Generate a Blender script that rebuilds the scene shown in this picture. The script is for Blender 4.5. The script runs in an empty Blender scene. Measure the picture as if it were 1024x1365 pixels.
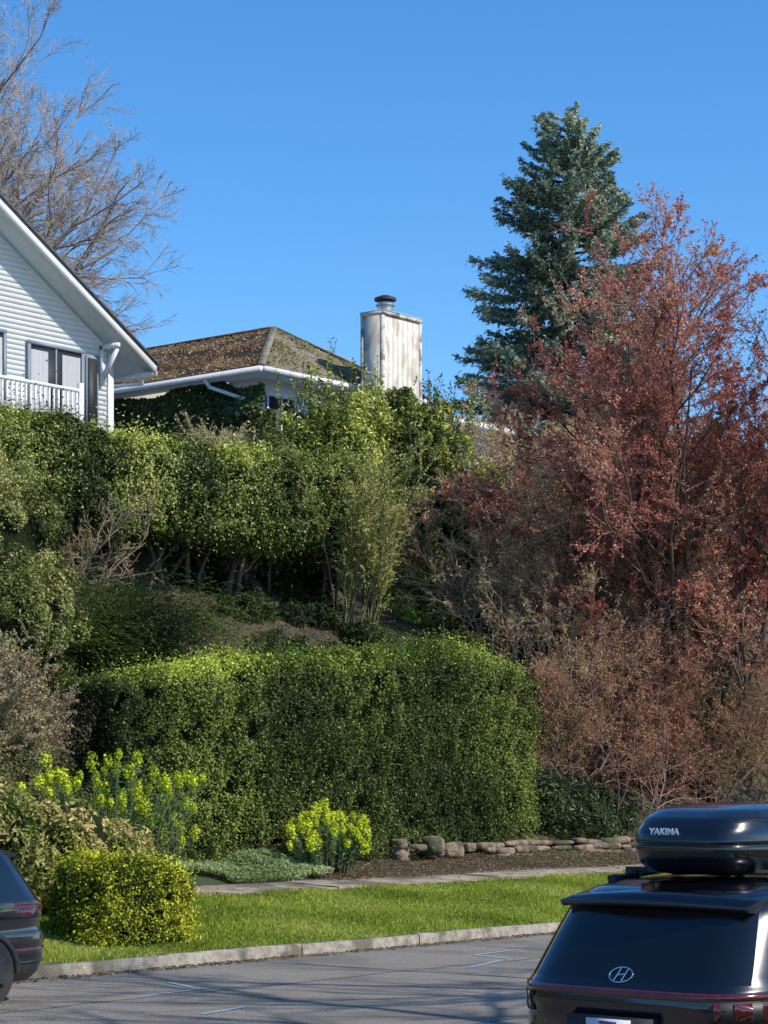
import bpy, math, numpy as np
from mathutils import Vector
rng = np.random.default_rng(7)
scene = bpy.context.scene
scene.view_settings.view_transform='Standard'
scene.view_settings.look='None'
scene.view_settings.exposure=0
COL = scene.collection

# world axes: +X runs along the street, +Y away across the street, +Z up. Camera stands at the origin.
# ------------------------------------------------------------------ helpers
def norm(a):
    return a/np.maximum(np.linalg.norm(a,axis=-1,keepdims=True),1e-9)
_k = np.random.default_rng(3)
_KV = norm(_k.normal(size=(24,3)))*_k.uniform(.6,1.7,(24,1)); _PH=_k.uniform(0,6.28,24)
def noise(p,f=1.0,o=0):
    idx=(np.arange(8)+o*5)%24
    return np.sin((p@_KV[idx].T)*f*2.2+_PH[idx]+o).sum(-1)/2.8

class Geo:
    def __init__(s): s.v=[];s.f=[];s.c=[];s.m=[];s.n=0
    def add(s,v,f,col=None,mi=0):
        v=np.asarray(v,float).reshape(-1,3); f=np.asarray(f,int)
        s.v.append(v); s.f.append(f+s.n); s.n+=len(v)
        if col is None: col=np.ones((len(v),3))*.5
        col=np.asarray(col,float)
        if col.ndim==1: col=np.tile(col,(len(v),1))
        s.c.append(col); s.m.append(np.full(len(f),mi))
    def box(s,x0,x1,y0,y1,z0,z1,mi=0,col=None):
        v=[(x,y,z) for z in (z0,z1) for y in (y0,y1) for x in (x0,x1)]
        s.add(v,[(0,2,3,1),(4,5,7,6),(0,1,5,4),(2,6,7,3),(0,4,6,2),(1,3,7,5)],col,mi)
    def prism(s,a,b,w,h,mi=0):
        a=np.array(a,float);b=np.array(b,float);t=norm(b-a)
        up=np.array([0,0,1.]) if abs(t[2])<.95 else np.array([1.,0,0])
        r=norm(np.cross(t,up));u=np.cross(r,t)
        v=[p+r*w/2*i+u*h/2*j for p in(a,b) for j in(-1,1) for i in(-1,1)]
        s.add(v,[(0,1,3,2),(4,6,7,5),(0,4,5,1),(2,3,7,6),(0,2,6,4),(1,5,7,3)],None,mi)
    def tubes(s,P0,P1,R0,R1,k=4,col=None,mi=0):
        P0=np.asarray(P0,float);P1=np.asarray(P1,float);n=len(P0)
        R0=np.broadcast_to(R0,(n,));R1=np.broadcast_to(R1,(n,))
        t=norm(P1-P0); ref=np.where(np.abs(t[:,2:3])<.9,[[0,0,1.]],[[1.,0,0]])
        a=norm(np.cross(t,ref));b=np.cross(t,a)
        an=np.arange(k)*2*math.pi/k
        ring=a[:,None]*np.cos(an)[None,:,None]+b[:,None]*np.sin(an)[None,:,None]
        V=np.concatenate([P0[:,None]+ring*R0[:,None,None],P1[:,None]+ring*R1[:,None,None]],1)
        i=np.arange(k);j=(i+1)%k
        F=np.stack([i,j,j+k,i+k],-1)[None]+(np.arange(n)*2*k)[:,None,None]
        c=None
        if col is not None:
            col=np.asarray(col,float)
            c=np.repeat(col,2*k,0) if col.ndim==2 else np.tile(col,(n*2*k,1))
        s.add(V.reshape(-1,3),F.reshape(-1,4),c,mi)
    def leaves(s,P,N,L,W,col,spread=.8,axis=None,axmix=0,cup=.15,mi=0):
        n=len(P)
        nn=norm(N+rng.normal(0,spread,(n,3)))
        t=rng.normal(size=(n,3))
        if axis is not None: t=norm(t)*(1-axmix)+axis*axmix
        t=norm(t-nn*(t*nn).sum(1,keepdims=True)); b=np.cross(nn,t)
        L=(np.broadcast_to(L,(n,))*rng.uniform(.65,1.35,n))[:,None];W=(np.broadcast_to(W,(n,))*rng.uniform(.7,1.3,n))[:,None]
        V=np.stack([P-t*L/2,P+b*W/2+nn*cup*W,P+t*L/2,P-b*W/2+nn*cup*W],1)
        F=np.arange(n*4).reshape(n,4)
        s.add(V.reshape(-1,3),F,np.repeat(col,4,0),mi)

def build(name,g,mats,parent=None,smooth=False):
    me=bpy.data.meshes.new(name)
    v=np.concatenate(g.v);c=np.concatenate(g.c)
    sizes=np.concatenate([np.full(len(f),f.shape[1]) for f in g.f])
    loops=np.concatenate([f.ravel() for f in g.f]);m=np.concatenate(g.m)
    me.vertices.add(len(v));me.vertices.foreach_set('co',v.astype(np.float32).ravel())
    me.loops.add(len(loops));me.loops.foreach_set('vertex_index',loops.astype(np.int32))
    me.polygons.add(len(sizes));st=np.concatenate([[0],np.cumsum(sizes)[:-1]])
    me.polygons.foreach_set('loop_start',st.astype(np.int32))
    me.polygons.foreach_set('loop_total',sizes.astype(np.int32))
    me.polygons.foreach_set('material_index',m.astype(np.int32))
    me.update(calc_edges=True)
    a=me.color_attributes.new('Col','FLOAT_COLOR','POINT')
    a.data.foreach_set('color',np.concatenate([c,np.ones((len(c),1))],1).astype(np.float32).ravel())
    if smooth: me.polygons.foreach_set('use_smooth',np.ones(len(sizes),bool))
    for mm in (mats if isinstance(mats,list) else [mats]): me.materials.append(mm)
    me.validate(); 
    ob=bpy.data.objects.new(name,me);COL.objects.link(ob)
    if parent: ob.parent=parent
    return ob
def empty(name):
    e=bpy.data.objects.new(name,None);COL.objects.link(e);return e

def newmat(name):
    m=bpy.data.materials.new(name);m.use_nodes=True
    nt=m.node_tree;b=nt.nodes['Principled BSDF'];return m,nt,b
def mat(name,c1,c2=None,scale=5,rough=.7,bump=0,bscale=None,metal=0,spec=.5,c3=None,scale2=None,coat=0,stretch=None):
    m,nt,b=newmat(name)
    b.inputs['Roughness'].default_value=rough;b.inputs['Metallic'].default_value=metal
    b.inputs['Specular IOR Level'].default_value=spec
    b.inputs['Coat Weight'].default_value=coat;b.inputs['Coat Roughness'].default_value=.03
    tc=nt.nodes.new('ShaderNodeTexCoord');src=tc.outputs['Object']
    if stretch:
        mp=nt.nodes.new('ShaderNodeMapping');mp.inputs['Scale'].default_value=stretch
        nt.links.new(src,mp.inputs[0]);src=mp.outputs[0]
    if c2 is None: b.inputs['Base Color'].default_value=(*c1,1)
    else:
        n=nt.nodes.new('ShaderNodeTexNoise');n.inputs['Scale'].default_value=scale;n.inputs['Detail'].default_value=8;n.inputs['Roughness'].default_value=.65
        nt.links.new(src,n.inputs['Vector'])
        r=nt.nodes.new('ShaderNodeValToRGB');r.color_ramp.elements[0].position=.36;r.color_ramp.elements[1].position=.64
        r.color_ramp.elements[0].color=(*c1,1);r.color_ramp.elements[1].color=(*c2,1)
        nt.links.new(n.outputs[0],r.inputs[0]);out=r.outputs[0]
        if c3 is not None:
            n2=nt.nodes.new('ShaderNodeTexNoise');n2.inputs['Scale'].default_value=scale2 or scale*.2;n2.inputs['Detail'].default_value=6
            nt.links.new(src,n2.inputs['Vector'])
            r2=nt.nodes.new('ShaderNodeValToRGB');r2.color_ramp.elements[0].position=.5;r2.color_ramp.elements[1].position=.6
            nt.links.new(n2.outputs[0],r2.inputs[0])
            mx=nt.nodes.new('ShaderNodeMixRGB');mx.inputs[2].default_value=(*c3,1)
            nt.links.new(r2.outputs[0],mx.inputs[0]);nt.links.new(out,mx.inputs[1]);out=mx.outputs[0]
        nt.links.new(out,b.inputs['Base Color'])
    if bump:
        n=nt.nodes.new('ShaderNodeTexNoise');n.inputs['Scale'].default_value=bscale or scale*3;n.inputs['Detail'].default_value=6
        nt.links.new(src,n.inputs['Vector'])
        bp=nt.nodes.new('ShaderNodeBump');bp.inputs['Strength'].default_value=bump;bp.inputs['Distance'].default_value=.05
        nt.links.new(n.outputs[0],bp.inputs['Height']);nt.links.new(bp.outputs[0],b.inputs['Normal'])
    return m
def leafmat(name,rough=.5,trans=.3,spec=.4):
    m,nt,b=newmat(name)
    a=nt.nodes.new('ShaderNodeAttribute');a.attribute_name='Col'
    nt.links.new(a.outputs['Color'],b.inputs['Base Color'])
    b.inputs['Roughness'].default_value=rough;b.inputs['Specular IOR Level'].default_value=spec
    t=nt.nodes.new('ShaderNodeBsdfTranslucent');nt.links.new(a.outputs['Color'],t.inputs['Color'])
    mx=nt.nodes.new('ShaderNodeMixShader');mx.inputs[0].default_value=trans
    nt.links.new(b.outputs[0],mx.inputs[1]);nt.links.new(t.outputs[0],mx.inputs[2])
    nt.links.new(mx.outputs[0],nt.nodes['Material Output'].inputs['Surface'])
    return m
LEAF=leafmat('leaf_mat',.6,.28,.25);GLOSSY=leafmat('glossy_leaf_mat',.48,.22,.35);BARK=leafmat('bark_mat',.85,0,.2)
CORE=mat('light_block_core_mat',(.008,.011,.004),(.02,.024,.008),4,.95,.6,9,spec=.1)  # solid near-black core added inside foliage to block light coming through

def palette(P,cols,nf=1.2,rnd=.35,o=0):
    cols=np.array(cols,float);k=len(cols)-1
    t=np.clip(.5+.33*noise(P,nf,o)+rng.normal(0,rnd,len(P)),0,.999)*k
    i=t.astype(int);f=(t-i)[:,None]
    c=cols[i]*(1-f)+cols[np.minimum(i+1,k)]*f
    return np.clip(c*rng.uniform(.85,1.4,(len(P),1)),0,.85)

# ------------------------------------------------------------------ terrain
TY=[-900,5.7,5.9,19.28,19.42,23.3,24.6,25.8,27,28.5,31,33,35,37,60,120,900]
TZ=[.12,.12,-.08,-.08,.13,.52,.58,.80,1.3,2.3,5.2,6.1,8.2,8.5,9.3,11,11]
def terr(x,y):
    x=np.asarray(x,float);y=np.asarray(y,float)
    z=np.interp(y,TY,TZ)
    p=np.stack([x,y,0*x],-1)
    w=np.clip((y-25.3)/2,0,1)*np.clip((150-np.abs(x))/50,0,1)
    return z+w*.13*noise(p,.5)+w*.05*noise(p,2,2)
xs=np.concatenate([[-900,-400,-150,-60,-20,0],np.arange(8,70,.5),[75,85,110,160,400,900]])
ys=np.concatenate([[-900,-300,-80,-20,0,5.7,5.9,12,19.28,19.42],np.arange(20,46,.4),[50,60,80,120,300,900]])
X,Y=np.meshgrid(xs,ys);Z=terr(X,Y)
g=Geo();nx=len(xs);ny=len(ys)
i,j=np.meshgrid(np.arange(nx-1),np.arange(ny-1));q=(j*nx+i).ravel()
g.add(np.stack([X,Y,Z],-1).reshape(-1,3),np.stack([q,q+1,q+nx+1,q+nx],-1))
build('ground',g,mat('soil_mat',(.03,.025,.016),(.10,.072,.045),3,.95,.6,14,c3=(.04,.06,.018),scale2=.6),smooth=True)
def sheet(name,x0,x1,y0,y1,m,dz=0,step=.5,flat=None):
    xs=np.arange(x0,x1+1e-6,step);ys=np.linspace(y0,y1,max(2,int((y1-y0)/.4)))
    X,Y=np.meshgrid(xs,ys);Z=terr(X,Y)+dz if flat is None else X*0+flat
    g=Geo();nx=len(xs);i,j=np.meshgrid(np.arange(nx-1),np.arange(len(ys)-1));q=(j*nx+i).ravel()
    g.add(np.stack([X,Y,Z],-1).reshape(-1,3),np.stack([q,q+1,q+nx+1,q+nx],-1))
    return build(name,g,m)
asph=mat('asphalt_mat',(.19,.165,.14),(.46,.41,.35),38,.92,.9,60,c3=(.25,.22,.19),scale2=.55,spec=.2)
sheet('road',-300,300,5.95,19.27,asph,step=10,flat=0)
g=Geo()
x=8.
while x<60:
    w=.012;y=12.6+.05*math.sin(x*1.3)+.03*math.sin(x*4.1);y2=12.6+.05*math.sin((x+.5)*1.3)+.03*math.sin((x+.5)*4.1)
    g.add([(x,y-w,.004),(x+.5,y2-w,.004),(x+.5,y2+w,.004),(x,y+w,.004)],[(0,1,2,3)])
    y+=4.1;y2+=4.1;g.add([(x,y-w,.004),(x+.5,y2-w,.004),(x+.5,y2+w,.004),(x,y+w,.004)],[(0,1,2,3)]);x+=.5
build('tar_seam',g,mat('tar_mat',(.05,.05,.05),(.12,.115,.11),20,.9))
g=Geo()
for (x,y,l,a) in [(16.9,16.9,.55,.1),(17.6,17.5,.3,1.2),(22.0,16.6,.6,.3),(22.9,17.2,.35,1.3),(23.6,17.6,.6,.1),(24.2,16.9,.25,.7),(15.9,15.2,.4,.2)]:
    dx,dy=math.cos(a)*l,math.sin(a)*l;w=.03
    nx_,ny_=-math.sin(a)*w,math.cos(a)*w
    g.add([(x-dx-nx_,y-dy-ny_,.008),(x+dx-nx_,y+dy-ny_,.008),(x+dx+nx_,y+dy+ny_,.008),(x-dx+nx_,y-dy+ny_,.008)],[(0,1,2,3)])
build('road_marking',g,mat('blue_paint_mat',(.25,.42,.62),(.42,.42,.40),30,.7))
conc=mat('concrete_mat',(.24,.20,.16),(.44,.38,.30),9,.9,.6,60,c3=(.15,.13,.09),scale2=2.2)
for nm,y0,y1 in(('kerb',19.26,19.43),('kerb',5.78,5.97)):
    g=Geo()
    x=-60.
    while x<120:
        L=2.4;h=.145+rng.normal(0,.006)
        a=x+.004;b=x+L-.004;y_=y0+rng.normal(0,.007)
        c=.03
        g.add([(a,y_,-.06),(b,y_,-.06),(b,y_,h-c),(a,y_,h-c),(a,y_+c,h),(b,y_+c,h),(b,y1,h),(a,y1,h),(b,y1,-.06),(a,y1,-.06)],
              [(0,1,2,3),(3,2,5,4),(4,5,6,7),(7,6,8,9)])
        g.add([(a,y_,-.06),(a,y_,h-c),(a,y_+c,h),(a,y1,h),(a,y1,-.06)],[(0,1,2,3,4)])
        x+=L
    build(nm,g,conc)
g=Geo();x=-60.
while x<120:
    z=terr(x,23.3)+rng.normal(0,.006);z2=terr(x,24.6)+rng.normal(0,.006)
    a=x+.01;b=x+1.49
    g.add([(a,23.3,z+.03),(b,23.3,z+.03),(b,24.58,z2+.03),(a,24.58,z2+.03),(a,23.3,z-.05),(b,23.3,z-.05)],[(0,1,2,3),(4,5,1,0)]);x+=1.5
build('sidewalk',g,mat('walk_mat',(.16,.125,.10),(.32,.26,.20),3,.9,.3,40,c3=(.10,.075,.055),scale2=1.1))
sheet('lawn',-60,110,19.43,23.3,mat('lawn_mat',(.08,.12,.015),(.17,.23,.03),6,.9,.5,60,c3=(.2,.2,.05),scale2=1.2,spec=.1),dz=.006)
n=230000
P=np.stack([rng.uniform(17.5,44,n),rng.uniform(19.36,23.4,n),np.zeros(n)],1)
P=P[noise(P,3.5,1)+rng.normal(0,.8,len(P))>-1.1]
P[:,2]=terr(P[:,0],np.clip(P[:,1],19.43,30))+.01
ax=norm(np.stack([rng.normal(0,.5,len(P)),rng.normal(0,.5,len(P)),np.ones(len(P))],1))
side=norm(rng.normal(size=(len(P),3))*[1,1,.1])
hh=rng.uniform(.025,.07,len(P))*(1+.45*noise(P,1.3,2));hh=np.clip(hh,.02,.12)[:,None]
g=Geo();w=.007
V=np.stack([P-side*w,P+side*w,P+ax*hh],1)
col=palette(P,[(.10,.14,.015),(.20,.27,.02),(.31,.39,.035),(.40,.40,.09)],1.3,.3)
g.add(V.reshape(-1,3),np.arange(len(P)*3).reshape(-1,3),np.repeat(col,3,0))
build('grass',g,LEAF)

# ------------------------------------------------------------------ vegetation generators
def rounded_box_points(n,x0,x1,y0,y1,z0,z1,r,faces='flbrt'):
    lx,ly,lz=x1-x0,y1-y0,z1-z0
    A={'f':lx*lz,'b':lx*lz*.5,'l':ly*lz,'r':ly*lz,'t':lx*ly*1.3,'u':lx*ly*.6}
    ar=np.array([A[k] for k in faces]);ch=rng.choice(len(faces),n,p=ar/ar.sum())
    P=np.stack([rng.uniform(x0,x1,n),rng.uniform(y0,y1,n),rng.uniform(z0,z1,n)],1)
    for i_,k in enumerate(faces):
        s=ch==i_
        if k=='f':P[s,1]=y0
        if k=='b':P[s,1]=y1
        if k=='l':P[s,0]=x0
        if k=='r':P[s,0]=x1
        if k=='t':P[s,2]=z1
        if k=='u':P[s,2]=z0
    lo=np.array([x0+r,y0+r,z0+(r if 'u' in faces else 0)]);hi=np.array([x1-r,y1-r,z1-r])
    c=np.clip(P,lo,hi);N=norm(P-c+1e-6);return c+N*r,N
def hedge(name,x0,x1,y0,y1,z0,z1,r,n,L,W,cols,zfun=None,yfun=None,amp=.13,nf=1.3,lmat=None,faces='flbrt',shag=.1,extra=None,core=True,core_in=.28,holes=0,fine=.06,toplit_gain=1.5):
    P,N=rounded_box_points(n,x0,x1,y0,y1,z0,z1,r,faces)
    hn=noise(P,nf*4.5,2);hn2=noise(P,nf*9,3)
    if holes:
        k=hn*.7+hn2*.7+rng.normal(0,.35,len(P))>-holes;P,N,hn,hn2=P[k],N[k],hn[k],hn2[k];n=len(P)
    d=amp*noise(P,nf)+amp*.5*noise(P,nf*3,1)+fine*hn+fine*.6*hn2+np.where(rng.random(n)<.1,rng.exponential(shag,n),-rng.exponential(.05,n))
    Q=P+N*d[:,None]
    def warp(Q):
        Q=Q.copy()
        if zfun is not None:
            f=(Q[:,2]-z0)/(z1-z0);Q[:,2]+=f*zfun(Q[:,0])
        if yfun is not None:Q[:,1]+=yfun(Q[:,0])
        return Q
    # upward-facing leaves painted lighter and yellower, as if lit from above
    toplit=np.clip((N[:,2]-.15)/.6,0,1)*(toplit_gain-1)
    col=np.clip(palette(Q,cols,nf*.8,.3)*(1+toplit[:,None]*[1.1,1,.6]),0,.8)
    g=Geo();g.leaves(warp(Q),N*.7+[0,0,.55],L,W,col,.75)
    if extra: extra(g)
    mats=[lmat or LEAF,CORE,BARK]
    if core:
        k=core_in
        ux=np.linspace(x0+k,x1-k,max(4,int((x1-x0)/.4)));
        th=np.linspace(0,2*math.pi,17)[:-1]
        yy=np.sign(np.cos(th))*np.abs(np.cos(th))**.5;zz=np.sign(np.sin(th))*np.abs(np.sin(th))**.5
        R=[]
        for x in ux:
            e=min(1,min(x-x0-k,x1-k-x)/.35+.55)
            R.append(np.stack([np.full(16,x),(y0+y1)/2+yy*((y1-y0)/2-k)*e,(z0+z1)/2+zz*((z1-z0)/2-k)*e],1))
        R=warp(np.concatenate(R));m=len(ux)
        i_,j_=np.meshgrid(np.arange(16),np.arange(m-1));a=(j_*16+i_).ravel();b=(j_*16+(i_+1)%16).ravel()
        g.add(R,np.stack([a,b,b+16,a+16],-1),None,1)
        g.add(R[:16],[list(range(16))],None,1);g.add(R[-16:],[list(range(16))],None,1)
    return build(name,g,mats)
def ico(rad,c,nz=12,amp=.15,f=1.5):
    th=np.linspace(0,math.pi,nz);ph=np.linspace(0,2*math.pi,2*nz+1)[:-1]
    T,Pp=np.meshgrid(th,ph,indexing='ij')
    D=np.stack([np.sin(T)*np.cos(Pp),np.sin(T)*np.sin(Pp),np.cos(T)],-1).reshape(-1,3)
    V=np.array(c)+D*np.array(rad)*(1+amp*noise(D*np.array(rad)+np.array(c),f))[:,None]
    m=2*nz;i_,j_=np.meshgrid(np.arange(m),np.arange(nz-1));a=(j_*m+i_).ravel();b=(j_*m+(i_+1)%m).ravel()
    return V,np.stack([a,a+m,b+m,b],-1)
def blobpts(c,rad,n,k=60,cr=.3):
    c=np.array(c,float);rad=np.array(rad,float)
    D=norm(rng.normal(size=(k,3)));cc=D*rng.uniform(.45,.92,(k,1))*rad
    rr=rng.uniform(.6,1.3,k)*cr
    i_=rng.integers(0,k,n);d=norm(rng.normal(size=(n,3))+norm(cc)[i_]*.8)
    P=cc[i_]+d*(rr[i_]*rng.uniform(.6,1.05,n))[:,None]
    return c+P,norm(d+norm(P/rad)*.6)
def shrub(name,blobs,n,L,W,cols,cr=.3,k=60,lmat=None,core=.62,nf=1.2,spread=.8,up=.3,extra=None,rnd=.3):
    g=Geo();vol=np.array([b[1][0]*b[1][2]+b[1][1]*b[1][2] for b in blobs]);vol=vol/vol.sum()
    for (c,r),w in zip(blobs,vol):
        P,N=blobpts(c,r,int(n*w),k,cr)
        P[:,2]=np.maximum(P[:,2],terr(P[:,0],P[:,1])+.02)
        g.leaves(P,N+[0,0,up],L,W,palette(P,cols,nf,rnd),spread)
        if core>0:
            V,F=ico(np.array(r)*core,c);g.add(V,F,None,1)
    if extra: extra(g)
    return build(name,g,[lmat or LEAF,CORE,BARK])
def grow(P,D,L,R,specs,r=rng):
    out=[]
    for s in specs:
        n=len(P);ns=s['seg'];pts=[P];ds=[];d=D;p=P;rs=[R]
        for i_ in range(ns):
            d=norm(d+r.normal(0,s['wob'],(n,3))+np.array([0,0,s.get('up',0)]))
            p=p+d*(L/ns)[:,None];pts.append(p);ds.append(d);rs.append(R*(1-(1-s.get('tap',.4))*(i_+1)/ns))
        pts=np.array(pts);ds=np.array(ds);rs=np.array(rs)
        out.append((pts,rs))
        k=s.get('ch',0)
        if not k:break
        par=np.repeat(np.arange(n),k);t=r.uniform(s.get('t0',.25),1,len(par));tt=t*ns
        ii=np.minimum(tt.astype(int),ns-1);f=(tt-ii)[:,None]
        P2=pts[ii,par]*(1-f)+pts[ii+1,par]*f;dl=ds[ii,par]
        pr=r.normal(size=(len(par),3));pr=norm(pr-dl*(pr*dl).sum(1,keepdims=True))
        an=r.uniform(*s.get('ang',(.5,1.0)),len(par))[:,None]
        D2=norm(dl*np.cos(an)+pr*np.sin(an))
        L2=L[par]*s.get('lr',.6)*(1-.45*t)*r.uniform(.65,1.25,len(par))
        R2=np.maximum(rs[ii,par]*s.get('rr',.6),s.get('rmin',.004))
        P,D,L,R=P2,D2,L2,R2
    return out
def add_branches(g,out,cols,mi=0,kk=(7,6,4,3,3,3)):
    for l,(pts,rs) in enumerate(out):
        P0=pts[:-1].reshape(-1,3);P1=pts[1:].reshape(-1,3)
        c=np.array(cols[min(l,len(cols)-1)])*rng.uniform(.75,1.25,(len(P0),1))
        g.tubes(P0,P1+(P1-P0)*.03,rs[:-1].ravel(),rs[1:].ravel(),kk[min(l,5)],c,mi)

# ------------------------------------------------------------------ hedges
HG=[(.016,.030,.008),(.042,.068,.015),(.10,.135,.026),(.26,.30,.06)]
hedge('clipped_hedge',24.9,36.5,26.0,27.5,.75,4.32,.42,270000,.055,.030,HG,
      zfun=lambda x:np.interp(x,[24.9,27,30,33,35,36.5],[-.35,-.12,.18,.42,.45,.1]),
      yfun=lambda x:np.interp(x,[24.9,27,31,36.5],[.2,.1,-.15,.2]),amp=.085,nf=1.0,core_in=.33,holes=.65,shag=.09,fine=.05,toplit_gain=2.1)
def trunks(g):
    n=40;P=np.stack([np.linspace(27,39.5,n)+rng.normal(0,.15,n),rng.uniform(32.9,33.9,n),np.zeros(n)],1);P[:,2]=terr(P[:,0],P[:,1])-.1
    out=grow(P,norm(rng.normal(0,.14,(n,3))+[0,0,1]),rng.uniform(2.2,2.9,n),rng.uniform(.04,.08,n),[dict(seg=5,wob=.16,ch=5,ang=(.4,.9),lr=.5,t0=.2),dict(seg=4,wob=.2,up=.1)])
    add_branches(g,out,[(.11,.09,.065)],2)
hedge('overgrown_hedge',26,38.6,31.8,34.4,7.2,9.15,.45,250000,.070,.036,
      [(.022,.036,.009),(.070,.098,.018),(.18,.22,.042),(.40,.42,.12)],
      zfun=lambda x:np.interp(x,[26,30,33,36,38.6],[0,-.05,-.08,0,.15]),amp=.10,nf=1.4,lmat=GLOSSY,faces='flrtu',shag=.13,extra=trunks,core_in=.38,holes=.7,toplit_gain=1.5,fine=.05)
shrub('shade_fill_leaves',[((28.5,34.3,6.7),(2.,.5,.9)),((32,34.5,6.9),(2.2,.5,1)),((35.5,34.5,6.9),(2.2,.5,1)),((38.5,34.3,6.9),(1.8,.6,1.)),((34.5,33.4,6.2),(1.1,.5,.4)),((37.2,33.2,6.1),(1.3,.6,.5))],42000,.09,.045,
      [(.007,.012,.004),(.018,.026,.008),(.04,.055,.015)],cr=.3,k=50)  # dark leaf mass added under the hedge; shade there is in its colour
def twiggy(name,bases,L,R,cols,specs,leafn=0,leafcols=None,ls=(.04,.025),lean=(0,0,1),sp=.35,leafmat_=None,lv=(-1,)):
    g=Geo();B=np.array(bases,float);B[:,2]=terr(B[:,0],B[:,1])-.05
    n=len(B);D=norm(rng.normal(0,sp,(n,3))*[1,1,.3]+np.array(lean))
    out=grow(B,D,np.full(n,L)*rng.uniform(.7,1.2,n),np.full(n,R)*rng.uniform(.7,1.3,n),specs)
    add_branches(g,out,cols,0)
    if leafn:
        for l in lv:
            pts=out[l][0];m=pts.shape[1]
            k=rng.integers(0,m,leafn//len(lv));t=rng.uniform(0,len(pts)-1.001,len(k));ii=t.astype(int);f=(t-ii)[:,None]
            P=pts[ii,k]*(1-f)+pts[ii+1,k]*f+rng.normal(0,.015,(len(k),3))
            g.leaves(P,np.tile([0,-.2,.6],(len(k),1)),ls[0],ls[1],palette(P,leafcols,.8,.3),.9,mi=1)
    return build(name,g,[BARK,leafmat_ or LEAF])
def scatter(n,x0,x1,y0,y1):
    return np.stack([rng.uniform(x0,x1,n),rng.uniform(y0,y1,n),np.zeros(n)],1)
twiggy('bare_shrub',scatter(9,27.8,29.4,31.0,31.6),2.0,.018,[(.28,.21,.14),(.38,.3,.21)],
       [dict(seg=6,wob=.18,ch=7,ang=(.4,1),lr=.6,up=-.03),dict(seg=4,wob=.2,ch=5,lr=.6,rmin=.005),dict(seg=3,wob=.2)],4500,[(.2,.17,.06),(.3,.22,.12)],lean=(.1,-.2,.9))
# ------------------------------------------------------------------ left side shrubs
shrub('evergreen_shrub',[((26.2,30.6,6.3),(1.5,1.1,1.7)),((25.6,29.6,4.9),(1.6,1.2,1.4)),((26.7,31.6,7.5),(1.1,.9,.8))],95000,.065,.033,
      [(.03,.042,.012),(.085,.105,.022),(.22,.24,.055),(.42,.41,.15)],cr=.27,k=110)
def junif(g):
    n=2200;c=np.array([28.6,29.6,5.0])
    B=c+rng.normal(0,1,(n,3))*[1.05,.5,.38];D=norm(rng.normal(0,.5,(n,3))+[.35,-.6,.35])
    k=26;t=np.tile(np.linspace(0,1,k),n);i_=np.repeat(np.arange(n),k)
    P=B[i_]+D[i_]*t[:,None]*.55;P[:,2]-=.24*t**2
    g.leaves(P,rng.normal(size=(len(P),3))*.3+[0,0,1],.06,.018,palette(P,[(.02,.036,.01),(.05,.08,.016),(.12,.16,.03)],1,.25),.6,D[i_],.7)
shrub('juniper_shrub',[((28.5,29.7,4.9),(1.3,.7,.6))],6000,.06,.02,[(.03,.05,.012),(.07,.1,.025)],core=.8,extra=junif)
shrub('ground_ivy',[((x,y,float(terr(x,y))+.1),(.9,.6,.3)) for x,y in [(32,30.0),(33.6,30.6),(35.2,30.2),(36.8,31),(29.5,28.8),(34,31.9),(38.5,30.5),(26.5,27.9),(31.2,29.2),(35.8,31.8),(30.3,32.0)]],48000,.06,.04,
      [(.012,.022,.007),(.03,.045,.013),(.08,.10,.025)],cr=.2,k=40,core=.3)  # ivy tones darkened to paint in the shade below the upper hedge
twiggy('heather_shrub',scatter(56,22.2,23.35,26.4,27.5),2.2,.012,[(.28,.2,.14)],
       [dict(seg=4,wob=.1,ch=7,ang=(.2,.5),lr=.5,t0=.3),dict(seg=3,wob=.15,ch=6,lr=.6,rmin=.004),dict(seg=2,wob=.15)],95000,
       [(.24,.17,.10),(.40,.31,.19),(.5,.42,.24),(.36,.38,.16)],(.05,.024),(0,0,1),.2)
shrub('low_shrub',[((23.0,26.3,2.0),(1.,.7,.9)),((24.2,26.2,1.4),(.7,.5,.7)),((22.2,25.8,1.6),(1.2,.7,.9))],30000,.05,.03,
      [(.04,.045,.015),(.10,.10,.035),(.22,.2,.08)],cr=.25)
shrub('pieris_shrub',[((20.4,22.6,1.3),(1.1,.85,.8)),((21.4,22.9,1.15),(.85,.7,.7)),((19.5,22.6,1.35),(.9,.8,.85))],30000,.1,.034,
      [(.08,.11,.02),(.26,.27,.06),(.55,.5,.16),(.5,.32,.16)],cr=.25,k=50,nf=2,rnd=.4,core=.7)
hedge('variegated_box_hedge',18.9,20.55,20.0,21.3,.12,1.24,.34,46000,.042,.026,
      [(.03,.05,.01),(.12,.16,.015),(.40,.40,.02),(.68,.62,.05)],amp=.08,nf=2.6,core_in=.16,shag=.06,fine=.025,holes=.9,toplit_gain=1.3)
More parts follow.
